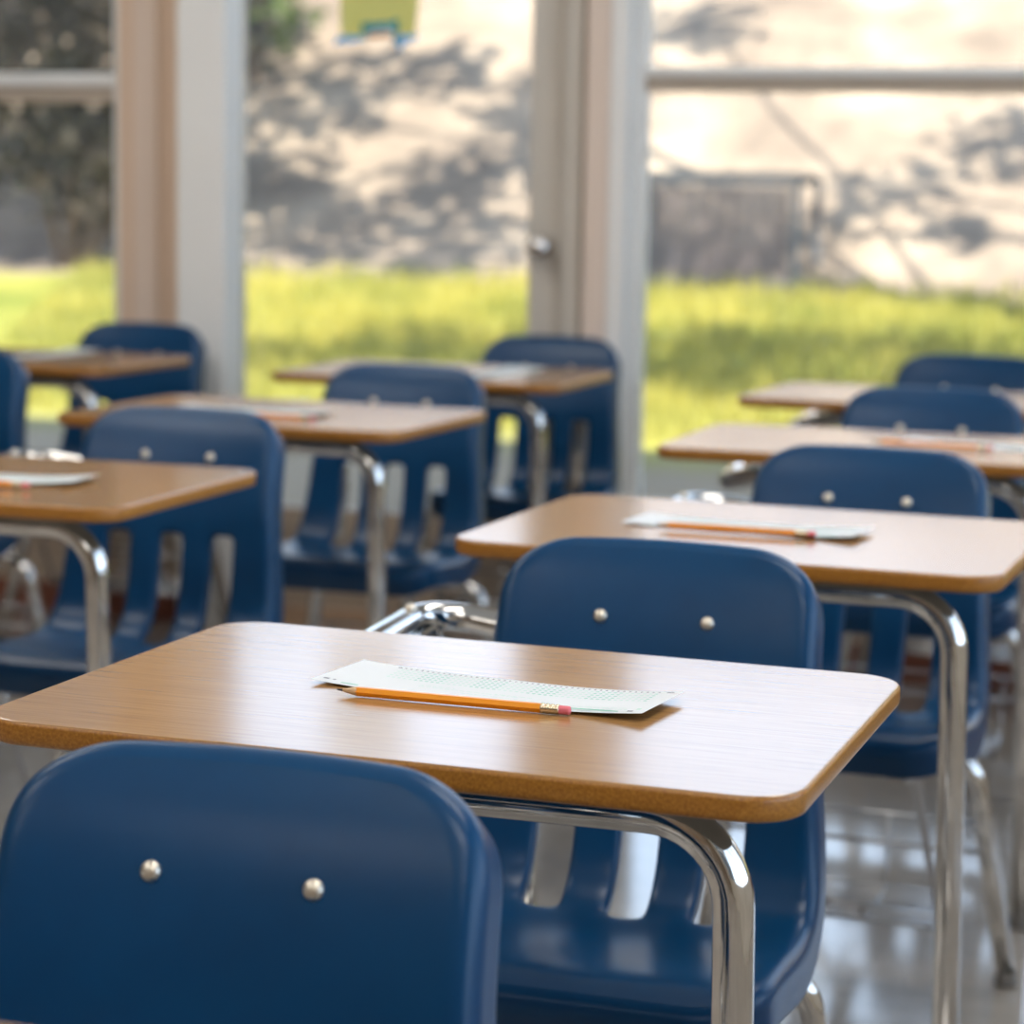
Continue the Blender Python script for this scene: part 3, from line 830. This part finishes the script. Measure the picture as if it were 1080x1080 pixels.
# ------------------------------------------------------------------ light
sun = bpy.data.lights.new('sun', 'SUN'); sun.energy = 5.2; sun.angle = R(.53); sun.color = (1, .93, .82)
so = bpy.data.objects.new('sun', sun); COL.objects.link(so)
so.rotation_euler = (Matrix.Rotation(WA, 3, 'Z') @ SUN).to_track_quat('Z', 'Y').to_euler()
w = bpy.data.worlds.new('World'); scene.world = w; w.use_nodes = True
nt = w.node_tree; bg = nt.nodes['Background']
sky = nt.nodes.new('ShaderNodeTexSky'); sky.sky_type = 'HOSEK_WILKIE'
sky.sun_direction = (Matrix.Rotation(WA, 3, 'Z') @ SUN); sky.turbidity = 3.0
tc = nt.nodes.new('ShaderNodeTexCoord'); sp = nt.nodes.new('ShaderNodeSeparateXYZ')
m1 = nt.nodes.new('ShaderNodeMath'); m1.operation = 'SUBTRACT'; m1.use_clamp = True; m1.inputs[0].default_value = 1
m2 = nt.nodes.new('ShaderNodeMath'); m2.operation = 'POWER'; m2.inputs[1].default_value = 1.7
gain = nt.nodes.new('ShaderNodeMixRGB'); gain.blend_type = 'MULTIPLY'; gain.inputs[0].default_value = 1; gain.inputs[2].default_value = (2.3, 2.3, 2.3, 1)
mx = nt.nodes.new('ShaderNodeMixRGB'); mx.inputs[2].default_value = (1.65, 2.0, 2.6, 1)          # bright summer haze near the horizon
nt.links.new(tc.outputs['Generated'], sp.inputs[0]); nt.links.new(sp.outputs['Z'], m1.inputs[1]); nt.links.new(m1.outputs[0], m2.inputs[0])
nt.links.new(sky.outputs[0], gain.inputs[1]); nt.links.new(m2.outputs[0], mx.inputs[0]); nt.links.new(gain.outputs[0], mx.inputs[1])
nt.links.new(mx.outputs[0], bg.inputs['Color']); bg.inputs['Strength'].default_value = 1.0

# ------------------------------------------------------------------ camera
cam = bpy.data.cameras.new('camera'); co = bpy.data.objects.new('camera', cam); COL.objects.link(co)
cam.sensor_width = 36; cam.lens = 36 * 2565.63 / 1080
p, r_ = R(7.802), R(-.997)
R0 = Vector((1, 0, 0)); U0 = Vector((0, math.sin(p), math.cos(p))); F0 = Vector((0, math.cos(p), -math.sin(p)))
X = R0 * math.cos(r_) - U0 * math.sin(r_); Y = R0 * math.sin(r_) + U0 * math.cos(r_)
m4 = Matrix(((X.x, Y.x, -F0.x, 0), (X.y, Y.y, -F0.y, 0), (X.z, Y.z, -F0.z, DH + .397), (0, 0, 0, 1)))
co.matrix_world = m4
cam.clip_start = .05; cam.clip_end = 200
cam.dof.use_dof = True; cam.dof.focus_distance = 1.83; cam.dof.aperture_fstop = 5.6
scene.camera = co
scene.view_settings.view_transform = 'Standard'; scene.view_settings.look = 'None'
scene.view_settings.gamma = 1; scene.view_settings.exposure = 1.15
scene.cycles.use_denoising = True
scene.cycles.max_bounces = 8; scene.cycles.transparent_max_bounces = 16
scene.cycles.caustics_reflective = False; scene.cycles.caustics_refractive = False
